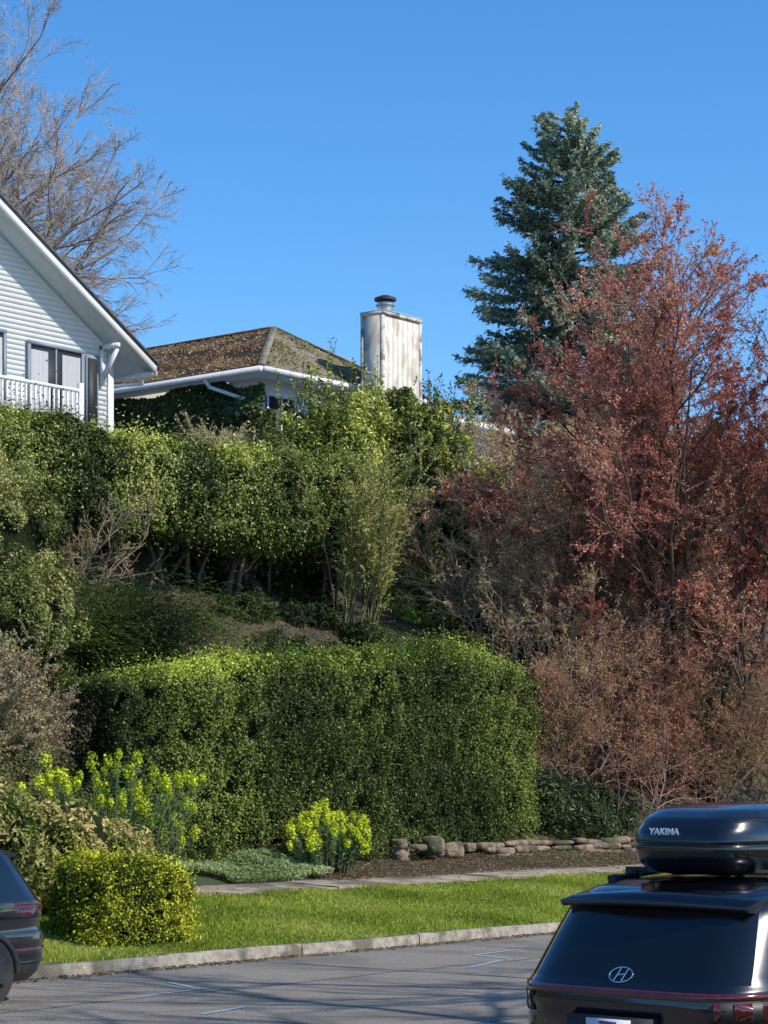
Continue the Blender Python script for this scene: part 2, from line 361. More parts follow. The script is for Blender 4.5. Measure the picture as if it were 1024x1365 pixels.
def euph(name,c,rx,ry,n,h):
    g=Geo();th=rng.uniform(0,6.28,n);q=np.sqrt(rng.random(n))
    B=np.stack([c[0]+np.cos(th)*q*rx*.6,c[1]+np.sin(th)*q*ry*.6,np.zeros(n)],1);B[:,2]=terr(B[:,0],B[:,1])
    T=np.stack([c[0]+np.cos(th)*q*rx,c[1]+np.sin(th)*q*ry,B[:,2]+h*rng.uniform(.55,1.15,n)*(1-.3*q)],1)
    M=(B+T)/2+(T-B)*[-.15,-.15,.12]
    g.tubes(B,M,.012,.01,4,(.12,.12,.06),1);g.tubes(M,T,.01,.008,4,(.16,.18,.06),1)
    k=75;i_=np.repeat(np.arange(n),k);t=rng.uniform(.25,.97,n*k)
    P=np.where((t<.5)[:,None],B[i_]+(M-B)[i_]*(t*2)[:,None],M[i_]+(T-M)[i_]*(t*2-1)[:,None])
    o=norm(rng.normal(size=(len(P),3))*[1,1,.3]+[0,0,.35]);P=P+o*.05
    g.leaves(P,np.tile([0,0,1.],(len(P),1)),.10,.02,palette(P,[(.06,.12,.05),(.13,.21,.09),(.2,.28,.11)],1,.3),.5,o,.9)
    k=110;fl=rng.random(n)<.9;i_=np.repeat(np.arange(n)[fl],k)
    sz=rng.uniform(.6,1.35,n)[i_][:,None]
    o=norm(rng.normal(size=(len(i_),3)))*rng.uniform(.4,1,(len(i_),1))*[.075,.075,.12]*sz
    P=T[i_]+o+[0,0,.05]
    g.leaves(P,norm(o)+[0,0,.5],.040,.034,palette(P,[(.34,.42,.02),(.54,.6,.03),(.70,.74,.06)],1,.3),.6)
    build(name,g,[LEAF,BARK])
euph('euphorbia_plant',(22.4,23.7),1.8,.8,84,2.1)
euph('euphorbia_plant',(28.8,25.1),1.0,.5,70,1.05)
euph('euphorbia_plant',(23.9,24.4),.7,.4,30,1.6)
n=34000;P=scatter(n,24.0,28.4,24.6,25.9);P=P[noise(P,1,3)>-1]
P[:,2]=terr(P[:,0],P[:,1])+.05+.12*np.clip(noise(P,1.5,1),-.3,1)+rng.uniform(0,.08,len(P))
g=Geo();g.leaves(P,np.tile([0,-.2,1.],(len(P),1)),.05,.022,palette(P,[(.13,.18,.06),(.24,.32,.12),(.40,.45,.22)],1.5,.3),.6)
build('groundcover_plant',g,LEAF)
P=np.concatenate([scatter(26000,28,48,24.3,26.5),scatter(22000,27,42,27.6,33.2),scatter(1500,18,44,19.1,24.4),scatter(3500,12,44,18.95,19.25)])
P[:,2]=terr(P[:,0],P[:,1])+.035;P[:,2]=np.where((P[:,1]<19.26),.012,P[:,2])
g=Geo();g.leaves(P,np.tile([0,0,1.],(len(P),1)),.055,.032,palette(P,[(.09,.055,.03),(.18,.12,.07),(.28,.2,.12),(.12,.1,.04)],1,.4),.3)
build('fallen_leaves',g,LEAF)
g=Geo()
def rock(c,r):
    V,F=ico(r,c,9,0,1)
    d=V-np.array(c);s=np.array(r);u=d/s
    u=np.sign(u)*np.abs(u)**rng.uniform(.45,.7)
    V=np.array(c)+u*s*(1+.24*noise(V,3.2,int(rng.integers(0,4))))[:,None];g.add(V,F)
for x in np.arange(31.4,34.0,.3):
    rock((x+rng.normal(0,.1),25.95+rng.normal(0,.18),.90+rng.uniform(0,.26)),(rng.uniform(.1,.24),rng.uniform(.12,.2),rng.uniform(.08,.18)))
for lay in range(3):
    x=34.2
    while x<41.5:
        w=rng.uniform(.12,.36);rock((x+w,25.80+lay*.08+rng.normal(0,.03),.78+lay*.12+rng.normal(0,.012)),(w,.13,rng.uniform(.05,.068)));x+=w*2+.04
build('rock_retaining_wall',g,mat('rock_mat',(.10,.07,.05),(.32,.23,.15),5,.9,.9,14,c3=(.06,.06,.03),scale2=2),smooth=False)
shrub('low_ivy',[((x,y,float(terr(x,y))+.12),(.45,.25,.22)) for x,y in [(31.8,26.0),(34.6,26.2),(37.9,26.15),(30.4,25.8)]],9000,.06,.035,
      [(.02,.03,.01),(.05,.07,.02),(.14,.15,.04)],cr=.16,k=24,core=.3)
# ------------------------------------------------------------------ laurel and middle shrubs
LAU=[(.035,.055,.010),(.12,.16,.022),(.30,.35,.055),(.55,.56,.14)]
def shoots(xr,yr,zb,zt,n):
    def f(g):
        B=np.stack([rng.uniform(*xr,n),rng.uniform(*yr,n),rng.uniform(*zb,n)],1);D=norm(rng.normal(0,.16,(n,3))+[0,-.05,1]);L=rng.uniform(*zt,n)
        g.tubes(B,B+D*L[:,None],.012,.004,3,(.14,.12,.06),2)
        k=34;i_=np.repeat(np.arange(n),k);t=rng.uniform(.1,1,n*k)
        o=norm(rng.normal(size=(n*k,3))+D[i_]*.8);P=B[i_]+D[i_]*(L[i_]*t)[:,None]+o*.06
        g.leaves(P,rng.normal(size=P.shape)*.4+[0,-.3,.6],.12,.042,palette(P,LAU,1,.3)*1.1,.5,o,.8)
    return f
shrub('laurel_shrub',[((38.9,34.7,9.7),(1.2,.8,1.1)),((40.6,34.5,10.1),(1.4,.9,1.3)),((42.6,34.4,10.3),(1.3,.9,1.5)),((44.2,34.0,9.0),(1.1,.9,1.7)),((42.3,33.8,8.3),(1.5,1.0,1.8)),((40.4,33.8,7.9),(1.5,1.0,1.7)),((41.6,33.2,5.9),(1.6,1.0,1.4)),((43.8,33.2,6.6),(1.2,.9,1.6))],150000,.12,.042,LAU,
      cr=.3,k=75,lmat=GLOSSY,extra=shoots((38.3,44.9),(33.9,35),(9.2,11.0),(.5,1.6),300),core=.5)
twiggy('yellow_twig_shrub',scatter(22,36.6,37.5,31.2,31.8),3.4,.018,[(.24,.2,.1),(.34,.3,.17)],
      [dict(seg=6,wob=.1,ch=9,ang=(.2,.5),lr=.34,t0=.2),dict(seg=4,wob=.16,ch=5,lr=.55,rmin=.005),dict(seg=2,wob=.2)],26000,
      [(.12,.13,.025),(.32,.33,.07),(.5,.48,.16)],(.06,.026),(.06,-.1,1),.10,lv=(-1,-2))
shrub('dark_evergreen_shrub',[((39.2,30.6,4.7),(1.2,.8,.9)),((37.2,30.4,4.3),(1.1,.7,.7))],26000,.07,.033,[(.03,.04,.01),(.09,.10,.02),(.24,.24,.05)],cr=.28)
shrub('fern_shrub',[((37.6,26.9,1.7),(.9,.7,.7)),((39.3,26.9,1.5),(1.2,.6,.6))],26000,.14,.03,[(.015,.024,.007),(.04,.06,.015),(.09,.12,.035)],cr=.3,lmat=GLOSSY)
# ------------------------------------------------------------------ thickets
TH=[dict(seg=6,wob=.12,ch=9,ang=(.3,.9),lr=.55,t0=.15,up=-.01),dict(seg=5,wob=.16,ch=7,lr=.6,rmin=.005,ang=(.3,.9)),dict(seg=4,wob=.2,ch=4,rmin=.004,lr=.55),dict(seg=2,wob=.2)]
twiggy('tan_thicket',scatter(50,40.6,47.0,29.0,32.0),3.8,.024,[(.30,.22,.15),(.42,.31,.21),(.48,.35,.24)],TH,60000,
       [(.36,.22,.13),(.55,.40,.23),(.38,.36,.12),(.52,.30,.2)],(.05,.03),(0,-.1,1),.35)
twiggy('tan_thicket',scatter(44,44.5,52,33.5,36),3.1,.024,[(.36,.28,.18),(.55,.42,.28)],TH,44000,
       [(.48,.38,.2),(.6,.5,.3),(.4,.38,.14)],(.06,.035),(0,-.1,1),.35)
twiggy('red_thicket',scatter(50,39.0,47.5,26.4,28.6),3.3,.02,[(.18,.12,.10),(.30,.18,.14)],TH,100000,
       [(.28,.10,.06),(.46,.19,.12),(.42,.27,.14),(.22,.22,.07)],(.045,.028),(0,-.05,1),.38)
shrub('bank_bushes',[((x,y,float(terr(x,y))+.5),(1.3,.9,1.1)) for x,y in [(41,29.5),(43.5,30),(46,30),(49,31),(52,32),(55,33),(58,34),(44,28.5),(48,28.8),(52,29.5),(56,30)]],70000,.09,.045,
      [(.05,.055,.015),(.16,.16,.04),(.34,.32,.1)],cr=.3,k=50,core=.4)
# ------------------------------------------------------------------ red budding tree
CL=np.array([-.638,.770,0]);
def redtree(name,base,stems,scale=1.,buds=95000):
    g=Geo();S=np.array(stems,float);n=len(S)
    B=np.tile(np.array(base,float),(n,1))+np.stack([rng.normal(0,.25,n),rng.normal(0,.25,n),np.zeros(n)],1);B[:,2]=terr(B[:,0],B[:,1])-.1
    D=norm(CL[None]*S[:,0:1]+np.array([.3,.25,0])*S[:,1:2]+np.array([0,0,1.]))
    out=grow(B,D,S[:,2]*scale,S[:,3],[dict(seg=10,wob=.09,ch=14,ang=(.4,.95),lr=.56,t0=.22,tap=.3,up=.02),
        dict(seg=6,wob=.12,ch=8,ang=(.35,.9),lr=.55,t0=.2,up=.02,rmin=.012),dict(seg=5,wob=.14,ch=7,ang=(.35,.9),lr=.55,t0=.15,up=.03,rmin=.007),
        dict(seg=3,wob=.16,ch=4,ang=(.3,.8),lr=.55,rmin=.005,up=.03),dict(seg=2,wob=.12,up=.03)])
    add_branches(g,out,[(.10,.075,.06),(.13,.095,.075),(.2,.12,.09),(.32,.17,.13),(.42,.21,.16)])
    for l,fr in((3,.45),(4,.55)):
        pts=out[l][0];m=pts.shape[1];cnt=int(buds*fr)
        k=rng.integers(0,m,cnt);t=rng.uniform(0,len(pts)-1.001,cnt);ii=t.astype(int);f=(t-ii)[:,None]
        P=pts[ii,k]*(1-f)+pts[ii+1,k]*f+rng.normal(0,.025,(cnt,3))
        g.leaves(P,np.tile([0,-.2,.4],(cnt,1)),.058,.038,palette(P,[(.24,.06,.05),(.46,.13,.095),(.58,.22,.16),(.62,.42,.24)],.8,.35),1,mi=1)
    return build(name,g,[BARK,LEAF])
redtree('red_plum_tree',(45.2,27.6,0),[(.41,0,9.5,.12),(.25,.3,10.4,.12),(.05,-.2,10.5,.11),(-.15,.2,10.1,.1),(.56,-.1,7.7,.08),(-.38,0,9.0,.09),(.32,.8,9.8,.09),(.1,.4,7.0,.07)],1.0,215000)
redtree('red_plum_tree',(50.4,27.2,0),[(.3,0,8.8,.11),(.05,.3,9.6,.10),(-.2,-.2,9.0,.1),(.5,.4,8,.08)],1.0,90000)
# ------------------------------------------------------------------ bare tree behind the white house
def baretree(name,base,h,stems,specs,cols,r0=.3):
    g=Geo();S=np.array(stems,float);n=len(S)
    B=np.array([base],float);B[:,2]=terr(B[:,0],B[:,1])-.2
    top=B+[[0,0,h]]
    g.tubes(B,B+(top-B)*.5,r0*1.25,r0*1.05,9,(.2,.17,.14));g.tubes(B+(top-B)*.5,top,r0*1.05,r0,9,(.2,.17,.14))
    D=norm(CL[None]*S[:,0:1]+np.array([.77,.638,0])*S[:,1:2]+np.array([0,0,1.])*S[:,2:3])
    out=grow(np.tile(top,(n,1)),D,S[:,3],np.full(n,r0*.6),specs)
    add_branches(g,out,cols)
    return build(name,g,BARK)
BT=[dict(seg=9,wob=.09,ch=10,ang=(.4,1.0),lr=.62,t0=.2,tap=.3,up=.01),dict(seg=7,wob=.12,ch=9,ang=(.35,.9),lr=.55,up=.01,rmin=.016),
    dict(seg=5,wob=.14,ch=7,ang=(.3,.9),lr=.58,rmin=.010,up=.0),dict(seg=4,wob=.15,ch=5,ang=(.3,.9),lr=.62,rmin=.007,up=-.01),dict(seg=3,wob=.16,up=-.04)]
BC=[(.22,.18,.15),(.3,.24,.19),(.38,.31,.25),(.46,.37,.3)]
baretree('bare_deciduous_tree',(51.0,64.6,0),7.5,[(-1,0,.8,9.2),(-1,.4,1.4,9.8),(-.5,-.5,1.3,11),(0,.3,1.5,10),(.5,0,1,9),(1.,-.3,.45,8.4),(-.3,.6,1,9),(-.9,.2,1.1,9.6),(-.75,-.2,.75,9.6),(.9,.2,1,10),(-.9,0,.45,8.5)],BT,BC,.24)
baretree('bare_deciduous_tree',(60,66,0),4,[(-.5,0,1,4.5),(0,.3,1,5),(.5,-.2,1,4.5),(.2,0,1,5)],BT[:4],[(.25,.15,.12)],.15)
ST=[(-.5,0,1,8),(0,.5,1,8.5),(.5,0,1,8),(.1,-.5,1,8)]
ST_S=[dict(seg=8,wob=.09,ch=8,ang=(.4,1.0),lr=.6,t0=.2,tap=.3),dict(seg=6,wob=.12,ch=7,ang=(.35,.9),lr=.55,rmin=.018),dict(seg=4,wob=.14,ch=4,rmin=.012),dict(seg=3,wob=.15)]
for sx,sy in((18.0,2.6),(24.5,2.8)):
    baretree('street_tree',(sx,sy,0),5.2,ST,ST_S,[(.12,.1,.08)],.22)
# ------------------------------------------------------------------ spruce
def spruce(name,c,ztop,cols):
    g=Geo();zb0=float(terr(c[0],c[1]))
    g.tubes([[c[0],c[1],zb0-.2]],[[c[0],c[1],ztop-.3]],.35,.03,8,(.12,.09,.07),1)
    z=ztop-.25;B=[];A=[];Ln=[]
    while z>zb0+1:
        dz=ztop-z;r=.93*dz**.64+.12
        k=int(7+min(dz,7)*1.5)
        for i_ in range(k):
            B.append((c[0],c[1],z+rng.normal(0,.16)));A.append(rng.uniform(0,6.283));Ln.append(r*rng.uniform(.6,1.18))
        z-=.19+.025*min(dz,7)
    B=np.array(B);A=np.array(A);Ln=np.array(Ln);n=len(B)
    H=np.stack([np.cos(A),np.sin(A),0*A],1)
    def pos(i_,t):
        p=B[i_]+H[i_]*(Ln[i_]*t)[:,None];dzt=np.clip((ztop-B[i_,2])/6,0,1)
        p[:,2]+=Ln[i_]*(.35*(1-dzt)*t-(.30*dzt)*t+.22*t**3);return p
    for a in range(5):
        i_=np.arange(n);g.tubes(pos(i_,np.full(n,a/5)),pos(i_,np.full(n,(a+1)/5)),.03*(1-a/5)+.008,.03*(1-(a+1)/5)+.008,3,(.1,.075,.055),1)
    w=Ln/Ln.sum();m=44000;i_=rng.choice(n,m,p=w);t=np.sqrt(rng.uniform(.08,1,m))
    S=pos(i_,t);sd=norm(np.cross(H[i_],[0,0,1.]))*rng.choice([-1,1],m)[:,None]
    ls=(.26+.40*(1-t))*rng.uniform(.5,1.2,m)*np.clip(Ln[i_]/2,.4,1.2)
    D=norm(sd*rng.uniform(.2,1.1,(m,1))+H[i_]*.9+np.stack([0*t,0*t,rng.normal(-.05,.5,m)],1))
    k=8;j_=np.repeat(np.arange(m),k);u=rng.random(m*k)
    P=S[j_]+D[j_]*(ls[j_]*u)[:,None]+rng.normal(0,.03,(m*k,3))
    g.leaves(P,norm((P-np.array([c[0],c[1],0]))*[1,1,0])*.6+[0,0,.7],.16,.055,palette(P,cols,.8,.3),.7,D[j_],.7)
    return build(name,g,[LEAF,BARK])
spruce('blue_spruce_tree',(61.9,43.3),24.5,[(.07,.10,.07),(.16,.205,.14),(.29,.35,.235),(.44,.49,.34)])
g=Geo();
for q in range(26):
    x=rng.uniform(58,110);y=.68*x+rng.uniform(-14,6);h=rng.uniform(3,5)
    if y<36:continue
    P,N=blobpts((x,y,float(terr(x,y))+h*.45),(3.2,3.,h*.6),3500,40,.9)
    g.leaves(P,N+[0,0,.3],.3,.2,palette(P,[(.05,.065,.02),(.12,.13,.05),(.22,.2,.09)],.4,.3),.8)
    V,F=ico((2.4,2.2,h*.45),(x,y,float(terr(x,y))+h*.4));g.add(V,F,None,1)
build('distant_trees',g,[LEAF,CORE])

# ------------------------------------------------------------------ materials for buildings
WHITE=mat('white_paint_mat',(.74,.73,.71),(.8,.79,.77),3,.6)
TRIM=mat('white_trim_mat',(.72,.71,.70),(.8,.8,.79),6,.45)
GREYTR=mat('grey_frame_mat',(.2,.24,.29),None,rough=.5)
ROOFD=mat('dark_roof_mat',(.06,.06,.065),(.11,.11,.11),20,.9,.5,60)
DARK=mat('dark_interior_mat',(.015,.016,.018),None,rough=.6)
CURT=mat('curtain_mat',(.75,.75,.76),None,rough=.9)
GL,nt,b=newmat('window_glass_mat');b.inputs['Base Color'].default_value=(.02,.03,.035,1);b.inputs['Roughness'].default_value=.04
tr=nt.nodes.new('ShaderNodeBsdfTransparent');mx=nt.nodes.new('ShaderNodeMixShader');mx.inputs[0].default_value=.22
nt.links.new(tr.outputs[0],mx.inputs[1]);nt.links.new(b.outputs[0],mx.inputs[2]);nt.links.new(mx.outputs[0],nt.nodes['Material Output'].inputs['Surface'])
# ------------------------------------------------------------------ white gabled house
H=empty('white_gabled_house')
xr,zr,sl=29.5,15.72,.624;xw0,xw1=23.92,35.08
g=Geo()
g.box(xw0,xw1,37.05,46,7.8,11.9)
g.add([(xw0,37.05,11.9),(xw1,37.05,11.9),(xr,37.05,15.38),(xw0,46,11.9),(xw1,46,11.9),(xr,46,15.38)],[(0,1,2),(3,5,4)] )
z=7.9
while z<15.3:
    h=.11
    hw=min(5.58,(15.38-z-h)/sl)
    if hw<.05:break
    g.add([(xr-hw,37.028,z),(xr+hw,37.028,z),(xr+hw,37.04,z+h),(xr-hw,37.04,z+h),(xr-hw,37.045,z),(xr+hw,37.045,z)],[(0,1,2,3),(4,5,1,0)]);z+=h
build('walls',g,WHITE,H)
g=Geo()
def slab(g,xa,za,xb,zb,y0,y1,t,mi=0):
    g.add([(xa,y0,za),(xb,y0,zb),(xb,y1,zb),(xa,y1,za),(xa,y0,za-t),(xb,y0,zb-t),(xb,y1,zb-t),(xa,y1,za-t)],
          [(0,1,2,3),(4,7,6,5),(0,4,5,1),(3,2,6,7),(0,3,7,4),(1,5,6,2)],None,mi)
slab(g,xr,zr,35.95,zr-sl*6.45,36.38,46.6,.07);slab(g,xr,zr,23.05,zr-sl*6.45,36.38,46.6,.07)
build('roof',g,ROOFD,H)
g=Geo()
slab(g,xr,zr-.075,35.9,zr-.075-sl*6.4,36.42,36.47,.22);slab(g,xr,zr-.075,23.1,zr-.075-sl*6.4,36.42,36.47,.22)
slab(g,xr,zr-.2,35.9,zr-.2-sl*6.4,36.48,46.5,.04);slab(g,xr,zr-.2,23.1,zr-.2-sl*6.4,36.48,46.5,.04)
g.box(34.95,35.11,36.99,37.03,7.8,11.85)
g.box(35.84,35.95,36.45,46.5,11.40,11.51)
g.prism((34.75,36.45,11.93),(34.75,37.0,11.93),.1,.1);g.prism((34.75,36.98,11.95),(34.75,36.98,11.1),.1,.1);g.prism((34.75,36.5,11.86),(34.75,36.97,11.2),.08,.08)
for a,b_ in (((35.9,36.9,11.40),(35.9,36.9,11.24)),((35.9,36.9,11.26),(35.15,37.1,11.14)),((35.15,37.1,11.14),(35.15,37.1,8.2))):g.prism(a,b_,.07,.07)
build('trim',g,TRIM,H)
g=Geo()
def window(x0,x1,z0,z1,y=37.0,panes=2):
    t=.08
    g.box(x0,x1,y-.045,y-.001,z1-t,z1,0);g.box(x0,x1,y-.06,y-.001,z0,z0+t,0)
    g.box(x0,x0+t,y-.045,y-.001,z0+t,z1-t,0);g.box(x1-t,x1,y-.045,y-.001,z0+t,z1-t,0)
    for k in range(1,panes):
        xm=x0+(x1-x0)*k/panes;g.box(xm-.02,xm+.02,y-.035,y-.001,z0+t,z1-t,0)
    g.box(x0+t,x1-t,y-.008,y-.004,z0+t,z1-t,1)
    xs=np.linspace(x0+t+.03,x1-t-.02,60);yy=y-.018+.007*np.sin(np.arange(60)*1.1)
    keep=(xs<x0+(x1-x0)*.36)|(xs>x0+(x1-x0)*.60)
    for a in range(59):
        if keep[a]: g.add([(xs[a],yy[a],z0+t),(xs[a+1],yy[a+1],z0+t),(xs[a+1],yy[a+1],z1-t-.10),(xs[a],yy[a],z1-t-.10)],[(0,1,2,3)],None,2)
    g.add([(x0+t,y-.03,z0+t),(x1-t,y-.03,z0+t),(x1-t,y-.03,z1-t),(x0+t,y-.03,z1-t)],[(0,1,2,3)],None,3)
window(32.55,34.2,10.0,11.78);window(30.4,31.95,10.3,11.9)
g.box(34.25,34.62,36.96,36.999,9.7,11.72,0);g.box(34.30,34.57,36.945,36.958,9.75,11.64,1)
window(30.6,31.3,13.0,13.9,panes=1)
build('windows',g,[GREYTR,DARK,CURT,GL],H)
g=Geo()
g.box(26,33.3,35.9,36.98,9.5,9.65);g.box(26,33.2,35.92,35.99,10.60,10.67);g.box(26,33.2,35.93,35.98,9.76,9.82)
for x in np.arange(26,33.2,.13):g.box(x,x+.035,35.935,35.975,9.821,10.599)
for x in (27,30,33.1):g.box(x,x+.1,35.9,36.0,7.9,10.8)
build('balcony',g,TRIM,H)
# ------------------------------------------------------------------ hip-roofed house
H=empty('hip_roofed_house')
def shingle(name,c1,c2,c3):
    return mat(name,c1,c2,5,.95,1.,22,c3=c3,scale2=1.6)
MOSS=shingle('mossy_shingle_mat',(.15,.08,.05),(.42,.25,.16),(.22,.17,.07))
SH=shingle('shingle_mat',(.17,.14,.11),(.38,.32,.25),(.22,.20,.10))
x0,x1,y0,y1=41.1,47.7,38.,52.;ze=12.55;ap=(44.4,40.6,14.3);ap2=(44.4,49.4,14.3)
def courses(g,a,b,c,d,n,mi):
    a,b,c,d=[np.array(q,float) for q in(a,b,c,d)];nr=norm(np.cross(b-a,d-a+1e-6*(c-a)))
    if nr[2]<0:nr=-nr
    for i_ in range(n):
        t0,t1=i_/n,(i_+1)/n
        p0=a+(d-a)*t0+nr*.045;p1=b+(c-b)*t0+nr*.045;q1=b+(c-b)*t1+nr*.008;q0=a+(d-a)*t1+nr*.008
        g.add([p0,p1,q1,q0,p0-nr*.045,p1-nr*.045],[(0,1,2,3),(4,5,1,0)],None,mi)
g=Geo()
courses(g,(x0,y1,ze),(x0,y0,ze),ap,ap2,16,0)
courses(g,(x0,y0,ze),(x1,y0,ze),ap,ap,16,1)
courses(g,(x1,y0,ze),(x1,y1,ze),ap2,ap,16,1);courses(g,(x1,y1,ze),(x0,y1,ze),ap2,ap2,16,1)
U3=np.array([0,0,.045])
g.prism(np.array((x0,y0,ze))+U3,np.array(ap)+U3,.2,.04,1);g.prism(np.array((x1,y0,ze))+U3,np.array(ap)+U3,.2,.04,1);g.prism(np.array(ap)+U3,np.array(ap2)+U3,.22,.04,0)
courses(g,(47.75,38.3,12.3),(52.2,38.3,12.3),(52.2,41.5,13.2),(47.75,41.5,13.2),12,1);courses(g,(52.2,44.7,12.3),(47.75,44.7,12.3),(47.75,41.5,13.2),(52.2,41.5,13.2),12,1)
def onroof(n,a,b,c,d):
    a,b,c,d=[np.array(q,float) for q in(a,b,c,d)];u=rng.random((n,1));v=rng.random((n,1))**1.2
    nr=norm(np.cross(b-a,d-a+1e-6*(c-a)));nr=nr if nr[2]>0 else -nr
    return (a*(1-u)+b*u)*(1-v)+(d*(1-u)+c*u)*v+nr*.05,nr
P,nr=onroof(26000,(x0,y1,ze),(x0,y0,ze),ap,ap2);P=P[noise(P,2.2,1)+rng.normal(0,.5,len(P))>-.1]
g.leaves(P,np.tile(nr,(len(P),1)),.09,.06,palette(P,[(.17,.09,.06),(.36,.20,.12),(.24,.2,.07),(.44,.30,.2)],1.5,.35),.6,mi=2)
P,nr=onroof(9000,(x0,y0,ze),(x1,y0,ze),ap,ap);P=P[noise(P,2.2,1)+rng.normal(0,.5,len(P))>.6]
g.leaves(P,np.tile(nr,(len(P),1)),.08,.05,palette(P,[(.16,.14,.07),(.24,.24,.09),(.3,.25,.18)],1.5,.35),.6,mi=2)
build('roof',g,[MOSS,SH,LEAF],H)
g=Geo()
g.box(41.75,47.1,38.7,51.3,7.9,12.42);g.box(47.12,51.6,38.95,44.2,7.9,12.2)
build('walls',g,WHITE,H)
g=Geo()
g.box(x0-.1,x0+.03,y0-.02,y1,ze-.15,ze-.01);g.box(x0+.035,x1,y0-.1,y0+.03,ze-.15,ze-.01)
g.box(x0+.04,x1-.04,y0+.04,y1-.04,ze-.12,ze-.05)
g.box(47.75,52.25,38.2,38.33,12.13,12.28);g.box(47.8,52.2,38.35,44.6,12.15,12.2);g.box(52.21,52.3,38.34,44.6,12.13,12.3)
pts=[(41.06,39.9,12.4),(41.10,39.8,12.22),(41.5,38.62,11.75),(41.68,38.60,8.2)]
for a,b_ in zip(pts[:-1],pts[1:]):g.prism(a,b_,.09,.09)
g.box(41.9,43.2,38.64,38.69,9.9,10.0);g.box(41.9,43.2,38.64,38.69,12.0,12.1)
build('gutters',g,TRIM,H)
g=Geo()
g.box(42,43.1,38.66,38.695,10.0,12.0,1);g.box(42,42.06,38.63,38.658,10.0,12.0,0);g.box(43.04,43.1,38.63,38.658,10.0,12.0,0);g.box(42.52,42.58,38.63,38.658,10.0,12.0,0)
build('windows',g,[TRIM,DARK],H)
CHM=mat('weathered_panel_mat',(.56,.51,.43),(.70,.66,.58),2.2,.85,.3,20,c3=(.46,.41,.33),scale2=1.5,stretch=(2,2,1))
CHT=mat('chimney_trim_mat',(.45,.42,.36),(.62,.58,.51),4,.8,c3=(.2,.18,.15),scale2=3)
MET=mat('flue_metal_mat',(.35,.34,.32),(.5,.49,.47),8,.4,metal=.8)
RUST=mat('flue_cap_mat',(.05,.04,.035),(.1,.08,.07),10,.6,metal=.4)
g=Geo();cx0,cx1,cy0,cy1=44.6,46.2,37.0,37.72
g.box(cx0+.02,cx1-.02,cy0+.02,cy1-.02,7.9,14.36,0)
for x in np.arange(cx0+.02,cx1-.1,.2): g.box(x+.002,x+.198,cy0+.010,cy0+.019,7.9,14.22,0)
for xa in(cx0,cx1-.09):
    for ya in(cy0-.012,cy1-.08):g.box(xa-.012 if xa==cx0 else xa,xa+.09 if xa==cx0 else xa+.102,ya,ya+.092,7.9,14.25,1)
g.box(cx0-.015,cx1+.015,cy0-.02,cy1+.02,14.262,14.36,1);g.box(cx0-.03,cx1+.03,cy0-.03,cy1+.03,14.362,14.385,1)
build('chimney',g,[CHM,CHT],H)
g=Geo();c=(45.15,37.36)
def cyl(g,c,z0,z1,r0,r1,mi,k=24):
    g.tubes([[c[0],c[1],z0]],[[c[0],c[1],z1]],r0,r1,k,None,mi)
    an=np.arange(k)*2*math.pi/k
    for z,r in((z0,r0),(z1,r1)):g.add(np.stack([c[0]+r*np.cos(an),c[1]+r*np.sin(an),np.full(k,z)],1),[list(range(k))],None,mi)
cyl(g,c,14.385,14.68,.2,.2,0);cyl(g,c,14.60,14.64,.25,.25,0);cyl(g,c,14.68,14.74,.14,.14,1);cyl(g,c,14.74,14.80,.29,.29,1);cyl(g,c,14.80,14.87,.29,.12,1)
build('flue_cap',g,[MET,RUST],H,)
n=60000;P=np.stack([41.60+rng.normal(0,.06,n),rng.uniform(38.4,49,n),rng.uniform(9.4,12.45,n)],1)
P=P[(P[:,2]<12.38+.2*noise(P,1.2)) ];P[:,0]-=np.abs(noise(P,1.6,2))*.25*np.clip((12.4-P[:,2]),.1,1)
P2=np.stack([rng.uniform(41.6,42.2,5000),38.56+rng.normal(0,.05,5000),rng.uniform(8.4,11.6,5000)],1);P=np.concatenate([P,P2])
g=Geo();g.leaves(P,np.tile([-.8,-.5,.5],(len(P),1)),.1,.08,palette(P,[(.012,.025,.008),(.035,.06,.016),(.08,.12,.03)],1,.3),.5)
build('ivy_plant',g,GLOSSY)
twiggy('dry_shrub',scatter(50,37.2,38.8,35.8,36.4),1.45,.012,[(.45,.36,.22)],[dict(seg=4,wob=.1,ch=9,ang=(.2,.6),lr=.6),dict(seg=3,wob=.15,ch=4,rmin=.006),dict(seg=2,wob=.1)],9000,[(.45,.37,.2),(.55,.48,.27)],(.05,.025),(0,0,1),.2)

# ------------------------------------------------------------------ cars
def paint(name,c):
    m,nt,b=newmat(name);b.inputs['Base Color'].default_value=(*c,1);b.inputs['Metallic'].default_value=.3
    b.inputs['Coat Weight'].default_value=1;b.inputs['Coat Roughness'].default_value=.04
    n=nt.nodes.new('ShaderNodeTexNoise');n.inputs['Scale'].default_value=9;r=nt.nodes.new('ShaderNodeMapRange');r.inputs[3].default_value=.16;r.inputs[4].default_value=.34
    nt.links.new(n.outputs[0],r.inputs[0]);nt.links.new(r.outputs[0],b.inputs['Roughness']);return m
PAINT=paint('navy_black_paint_mat',(.005,.006,.012))
CGL=mat('car_glass_mat',(.005,.006,.007),None,rough=.03,spec=.6,coat=.3)
BLK=mat('black_plastic_mat',(.018,.018,.019),(.028,.028,.028),40,.5)
RED=mat('tail_lamp_mat',(.05,.005,.004),(.11,.010,.008),12,.12,coat=1)
CHR=mat('chrome_mat',(.75,.76,.78),None,rough=.12,metal=1)
TYRE=mat('tyre_mat',(.02,.02,.02),(.03,.03,.03),30,.85);RIM=mat('rim_mat',(.12,.12,.125),None,rough=.35,metal=.9)
